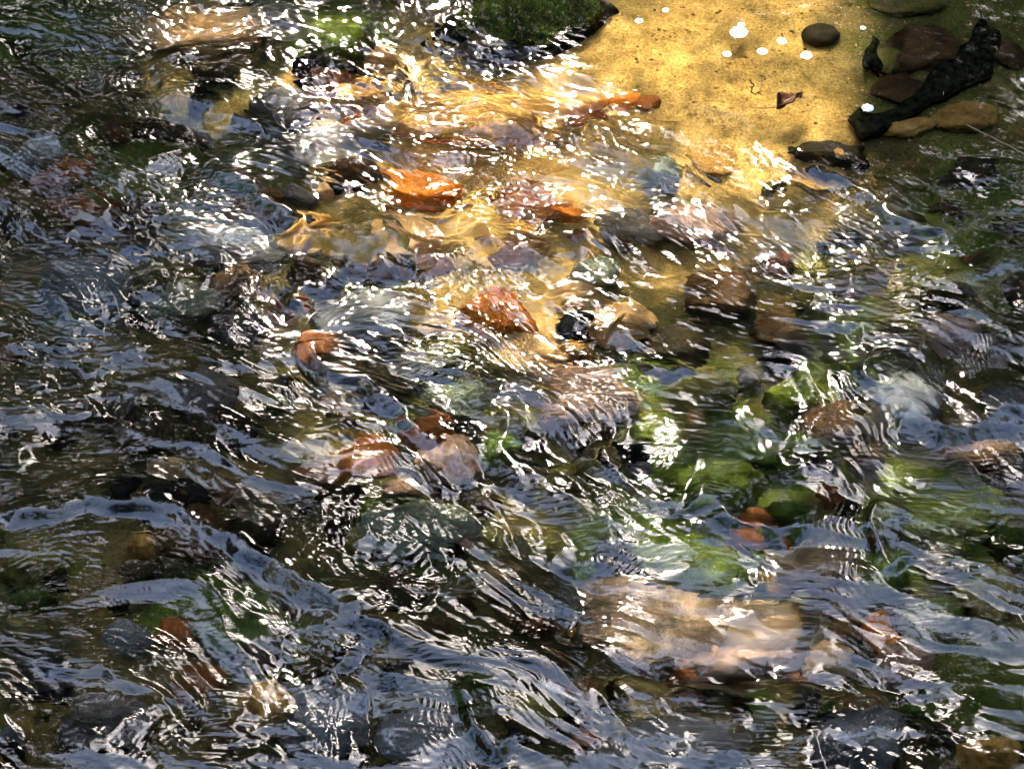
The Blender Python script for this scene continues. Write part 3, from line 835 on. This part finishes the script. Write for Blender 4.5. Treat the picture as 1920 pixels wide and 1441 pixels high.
# ---- fine gravel and crumbs strewn over the silt
def gravel():
    rng = random.Random(77)
    V, F = [], []
    bm = bmesh.new(); bmesh.ops.create_icosphere(bm, subdivisions=1, radius=1.0)
    bv = [v.co.copy() for v in bm.verts]; bf = [tuple(v.index for v in f.verts) for f in bm.faces]; bm.free()
    n = 0
    while n < 2600:
        x, y = rng.uniform(1060, 1990), rng.uniform(-70, 400)
        cl = float(calm(np.array([x]), np.array([y]))[0])
        dens = mnoise.noise(Vector((x * .008, y * .014, 4))) * .7 + .5 + (.45 if x > 1560 else 0)
        if rng.random() > cl + .25 or rng.random() > dens: continue
        n += 1
        c = at(x, y, .05); z = bed_z(c[0], c[1])
        r = .0012 + .0045 * rng.random() ** 3.2
        sc_ = Vector((r * rng.uniform(.8, 1.6), r * rng.uniform(.7, 1.2), r * rng.uniform(.4, .8)))
        a = rng.uniform(0, 6.28); ca, sa = math.cos(a), math.sin(a); i0 = len(V)
        for q in bv:
            k = 1 + .35 * (rng.random() - .5)
            px_, py_ = q.x * sc_.x * k, q.y * sc_.y * k
            V.append(Vector((c[0] + px_ * ca - py_ * sa, c[1] + px_ * sa + py_ * ca, z + r * .35 + q.z * sc_.z * k)))
        F.extend(tuple(i0 + j for j in f) for f in bf)
    m = flat_mat('mixed gravel', (0.20, 0.125, 0.042), .8, scale=75, lo=.12, hi=3.2)
    o = mesh_object('gravel', V, F, m)
    tag(o, 'fine mixed gravel strewn over the golden silt of the pool', 'gravel', kind='stuff')
gravel()

# ---- cobbles filling the bed between the larger stones
SHORT = []
for o in list(COL.objects):
    if o.get('category') in ('stone', 'rock') and o.name.startswith(('stone', 'mossy')):
        words = o['label'].split()
        stop = {'under', 'beside', 'in', 'below', 'next', 'with', 'between', 'downstream', 'just', 'upstream', 'up', 'near', 'at', 'glowing', 'touching', 'wedged', 'along',
                'standing', 'across', 'leaning', 'opposite', 'above', 'beyond', 'behind', 'left', 'inside', 'catching', 'lying', 'on', 'past', 'among'}
        k = next((i for i, q in enumerate(words) if q in stop and i > 1), len(words))
        SHORT.append((' '.join(words[:k]), np.array(o.location[:2])))
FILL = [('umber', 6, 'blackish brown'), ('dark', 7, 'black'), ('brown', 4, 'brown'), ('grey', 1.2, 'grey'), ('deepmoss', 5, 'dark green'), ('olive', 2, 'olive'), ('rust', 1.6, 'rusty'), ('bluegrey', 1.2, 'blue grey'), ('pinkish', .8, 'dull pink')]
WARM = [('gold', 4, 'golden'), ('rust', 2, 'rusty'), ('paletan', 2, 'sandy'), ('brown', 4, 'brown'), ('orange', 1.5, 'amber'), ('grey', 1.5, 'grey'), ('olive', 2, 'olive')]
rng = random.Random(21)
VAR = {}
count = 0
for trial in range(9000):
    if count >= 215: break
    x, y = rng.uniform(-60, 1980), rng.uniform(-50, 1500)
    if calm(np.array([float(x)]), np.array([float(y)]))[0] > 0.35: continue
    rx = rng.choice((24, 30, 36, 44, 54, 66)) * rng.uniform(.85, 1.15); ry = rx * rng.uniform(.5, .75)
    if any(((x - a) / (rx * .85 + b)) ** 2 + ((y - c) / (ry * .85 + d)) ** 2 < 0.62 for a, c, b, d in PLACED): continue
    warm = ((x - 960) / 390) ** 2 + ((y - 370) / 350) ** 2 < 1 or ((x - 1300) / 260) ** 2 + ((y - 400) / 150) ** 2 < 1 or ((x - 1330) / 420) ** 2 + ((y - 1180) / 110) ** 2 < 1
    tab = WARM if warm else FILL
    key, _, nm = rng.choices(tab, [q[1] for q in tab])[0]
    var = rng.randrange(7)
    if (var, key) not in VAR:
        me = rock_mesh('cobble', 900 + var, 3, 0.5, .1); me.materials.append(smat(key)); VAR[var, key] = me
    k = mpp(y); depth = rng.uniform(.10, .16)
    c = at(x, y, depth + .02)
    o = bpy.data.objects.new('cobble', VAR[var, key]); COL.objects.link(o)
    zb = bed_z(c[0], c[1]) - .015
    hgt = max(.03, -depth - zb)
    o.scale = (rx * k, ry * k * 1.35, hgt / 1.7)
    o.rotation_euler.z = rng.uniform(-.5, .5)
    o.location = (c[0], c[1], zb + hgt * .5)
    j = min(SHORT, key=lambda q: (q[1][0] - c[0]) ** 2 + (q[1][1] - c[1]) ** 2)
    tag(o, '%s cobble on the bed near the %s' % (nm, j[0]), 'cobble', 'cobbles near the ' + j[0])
    PLACED.append((x, y, rx, ry)); count += 1

# ================================================================= BANKS AND TREES (seen mirrored in the water, and shading it)
def bank_z(x, y):
    """height of the unseen valley sides, raised steep to hide the low sky"""
    q = np.maximum(np.maximum(y - 4.3, -6.0 - y), np.abs(x) - 7.5) + 0.35 * pn(np.asarray(x) * .45, np.asarray(y) * .45, 91)
    return -0.45 + 0.95 * sstep(-0.2, 1.6, q) + 0.62 * np.clip(q - 1.2, 0, 30) + 0.3 * pn(np.asarray(x) * .3, np.asarray(y) * .3, 92) * sstep(0, 3, q)
def build_bank():
    t = np.linspace(-1, 1, 121); xs = 42 * np.sign(t) * np.abs(t) ** 1.35; ys = 42 * np.sign(t) * np.abs(t) ** 1.35
    X, Y = np.meshgrid(xs, ys)
    o = grid_object('valley_ground', np.stack([X, Y, bank_z(X, Y)], -1).reshape(-1, 3), X.shape, flat_mat('leafy earth', (.009, .009, .005), 1.0, scale=3, bump=.5, spec=0.0))
    tag(o, kind='structure')
build_bank()

# leaves are left out where they would shade these spots, in photo pixels: centre, radii
LIT = [(1330, 110, 295, 260), (1200, 170, 210, 110), (1410, 270, 200, 120), (900, 220, 340, 230), (700, 60, 240, 120), (390, 50, 130, 80), (930, 430, 360, 190), (930, 610, 240, 150), (1250, 430, 330, 180),
       (1160, 640, 170, 120), (700, 620, 220, 150), (830, 770, 190, 120), (540, 400, 230, 110), (1290, 1150, 220, 95), (1500, 1060, 120, 80), (1430, 1200, 120, 50),
       (1660, 720, 130, 90), (1480, 520, 170, 120), (1640, 430, 170, 100), (1850, 760, 110, 70), (1340, 900, 170, 95), (1750, 960, 120, 85), (1480, 740, 120, 60), (1320, 1050, 140, 50), (1010, 880, 120, 70), (495, 1305, 75, 55)]

def tree(x, y, h, spread, label, seed, sprays, dense=1.0, bough=0, lean=(0, 0), low=.22, name='bank_tree', group='trees along the stream'):
    rng = random.Random(seed)
    z0 = float(bank_z(np.array(float(x)), np.array(float(y)))) - .1
    root = empty(name, (x, y, z0))
    V, F = [], []
    trunk = []
    for i in range(9):
        t = i / 8
        trunk.append(Vector((lean[0] * t * t + .12 * math.sin(t * 5 + seed), lean[1] * t * t + .1 * math.cos(t * 4 + seed), t * h * .92)))
    tr = 0.016 * h
    tube(V, F, trunk, [tr * (1 - .85 * i / 8) + .01 for i in range(9)], 10)
    tips = []
    for b in range(int(22 * dense)):
        t = rng.uniform(low, .97)
        i = min(7, int(t * 8)); p = trunk[i].lerp(trunk[i + 1], t * 8 - i)
        a = rng.uniform(0, 2 * math.pi); L = spread * (1.15 - .7 * t) * rng.uniform(.55, 1.1)
        d = Vector((math.cos(a), math.sin(a), rng.uniform(.0, .6)))
        pts = [p]
        for s in range(1, 6):
            pts.append(p + d * L * s / 5 + Vector((rng.gauss(0, .05), rng.gauss(0, .05), .03 * s * s * rng.uniform(-.4, .5) * L * .3)))
        r0 = tr * .36 * (1.1 - t)
        if any((g := sun_gap(Vector((x, y, z0)) + q)) is not None and g < 1.1 for q in pts[1:]): continue
        tube(V, F, pts, [r0 * (1 - s / 6) + .004 for s in range(6)], 6)
        for s in (2, 3, 4, 5):
            e = pts[s] + Vector((rng.gauss(0, .28), rng.gauss(0, .28), rng.gauss(.1, .25))) * L * .5
            if (g := sun_gap(Vector((x, y, z0)) + e)) is not None and g < 1.1: continue
            tube(V, F, [pts[s], pts[s].lerp(e, .5) + Vector((0, 0, .04)), e], [r0 * .3 + .003, r0 * .2 + .003, .003], 4)
            tips += [e, e, pts[s]]
    for _ in range(bough):                        # boughs added across the sun's path to shade the stream
        e = Vector(S * rng.uniform(7.6, 10.4)) + Vector((rng.uniform(-1.7, 1.7), rng.uniform(-.9, .9), rng.uniform(-1.1, 1.1))) - Vector((x, y, z0))
        b0 = trunk[rng.randrange(4, 7)]
        m1 = b0.lerp(e, .5) + Vector((0, 0, .25))
        org = Vector((x, y, z0))
        if all((g := sun_gap(org + b0.lerp(e, q) + Vector((0, 0, .5 * q * (1 - q))))) is None or g > 1.15 for q in (.4, .55, .7, .8, .9, 1)):
            tube(V, F, [b0, m1, e], [.014, .009, .003], 5)
        tips += [e, b0.lerp(e, .8), e.lerp(m1, .15), e, e, e.lerp(m1, .3)]
    mesh_object('trunk', V, F, flat_mat('dark tree bark', (.030, .024, .017), .9, scale=12, bump=.5), root)
    LV, LF = [], []
    org = Vector((x, y, z0))
    def leaf(p, L, wd):
        d = Vector((rng.gauss(0, 1), rng.gauss(0, 1), rng.gauss(-.2, .6))).normalized()
        n = Vector((rng.gauss(0, .7), rng.gauss(0, .7), 1)).normalized()
        s = d.cross(n).normalized() * wd
        i = len(LV)
        LV.extend((p, p + d * L * .5 + s, p + d * L, p + d * L * .5 - s))
        LF.append((i, i + 1, i + 2, i + 3))
    for _ in range(sprays):
        c = rng.choice(tips)
        p = c + Vector((rng.gauss(0, .24), rng.gauss(0, .24), rng.gauss(0, .18)))
        where = sun_gap(org + p)
        if where is None:
            L = rng.uniform(.13, .24); leaf(p, L, L * .30)
        else:
            for _ in range(7):
                q = p + Vector((rng.gauss(0, .09), rng.gauss(0, .09), rng.gauss(0, .07)))
                g = sun_gap(org + q)
                if g is not None and g < 1.0: continue
                L = rng.uniform(.05, .09); leaf(q, L, L * .3)
    mesh_object('crown', LV, LF, flat_mat('green leaves', (.030, .046, .011), .7, scale=2.5, lo=.45, hi=1.5), root, smooth=False)
    tag(root, label, 'tree', group)
    return root

def sun_gap(p):
    """None when a leaf's shadow falls clear of the stretch in view; below 1 where it would fall on sunlit stones"""
    P = np.array(p); k = (P[2] + .05) / S[2]
    g = P - S * k
    vx, vy = g[0] - CAM[0], g[1] - CAM[1]
    zc = vy * FWD[1] - CAM[2] * FWD[2]
    if zc < .5: return None
    x = PW / 2 + FPX * vx / zc; y = PH / 2 - FPX * (vy * UP[1] - CAM[2] * UP[2]) / zc
    if x < -350 or x > PW + 350 or y < -420 or y > PH + 350: return None
    return min(((x - a) / (rx * 1.12)) ** 2 + ((y - b) / (ry * 1.15)) ** 2 for a, b, rx, ry in LIT)

TREES = [(-2.9, 7.0, 10.0, 2.8, 'leafy tree across the stream, its boughs shading the current', 3, 11000, 1.6, 60),
         (1.9, 7.0, 8.2, 2.8, 'leafy tree on the far bank behind the still pool', 5, 12000, 1.8),
         (-5.6, 6.8, 9.0, 3.0, 'leafy tree on the far bank behind the dark green stone', 9, 9000, 1.6),
         (5.4, 7.0, 9.5, 3.0, 'broad tree on the far bank past the still pool', 12, 5500, 1.4),
         (0.8, 9.4, 8.0, 2.8, 'straight tree filling the gap in the far bank', 15, 11000, 1.8),
         (-1.5, 9.2, 8.6, 2.6, 'close leafed tree just upstream of the gap in the far bank', 45, 11000, 1.8),
         (-8.8, 7.6, 10.0, 3.2, 'broad tree on the far bank well upstream', 14, 4500, 1.2),
         (8.8, 7.6, 10.0, 3.2, 'broad tree on the far bank well downstream', 16, 4500, 1.2),
         (2.9, 11.6, 11.0, 3.2, 'tall tree of the second row above the still pool', 17, 5000, 1.4),
         (-3.6, 11.8, 11.5, 3.2, 'tallest tree of the second row on the far slope', 19, 5000, 1.4),
         (6.9, 11.8, 11.0, 3.2, 'tall tree of the second row downstream', 20, 4000, 1.2),
         (-7.4, 11.6, 11.0, 3.2, 'tall tree of the second row upstream', 22, 4000, 1.2),
         (-4.0, 5.9, 9.5, 3.4, 'slanting tree leaning out over the current from the far bank', 24, 6000, 1.5, 0, (2.3, -3.4), .4),
         (3.9, 5.9, 9.0, 3.0, 'slanting tree leaning out over the still pool', 26, 4200, 1.3, 0, (-1.4, -3.2), .4),
         (-6.6, -7.2, 9.0, 3.2, 'leafy tree behind the near bank upstream', 23, 4500, 1.2),  # this and the next are out of view, added for darker shading
         (6.2, -7.6, 9.5, 3.2, 'leafy tree behind the near bank downstream', 27, 4500, 1.2),
         (-2.4, -7.0, 11.0, 5.2, 'high crowned tree over the near bank behind the viewer', 41, 6000, 1.9, 0, (0, 2.0), .55),  # this and the next are an unseen canopy dimming the stream's ambient light
         (2.8, -7.4, 11.5, 5.2, 'high crowned tree over the near bank just downstream of the viewer', 43, 6000, 1.9, 0, (0, 2.0), .55),
         (-9.4, 1.8, 10.0, 3.6, 'leafy tree standing at the bend upstream', 29, 9000, 1.6),
         (9.4, 1.0, 10.0, 3.6, 'leafy tree standing at the bend downstream', 33, 5500, 1.4),
         (-9.8, -3.2, 10.0, 3.4, 'leafy tree on the left bank above the bend', 35, 4500, 1.2),
         (9.8, -3.6, 10.0, 3.4, 'leafy tree on the right bank below the bend', 37, 4500, 1.2)]
for a in TREES: tree(*a)

# ---- look-alikes beside the same landmark are told apart by size
same = {}
for o in COL.objects:
    if o.get('category') in ('cobble', 'pebble'): same.setdefault(o['label'], []).append(o)
for lab, os_ in same.items():
    if len(os_) < 2: continue
    os_.sort(key=lambda o: -o.dimensions.x * o.dimensions.y)
    names = {2: ('larger', 'smaller'), 3: ('largest', 'middle sized', 'smallest'), 4: ('largest', 'second largest', 'third largest', 'smallest')}.get(len(os_))
    for i, o in enumerate(os_):
        if names: o['label'] = names[i] + ' ' + lab
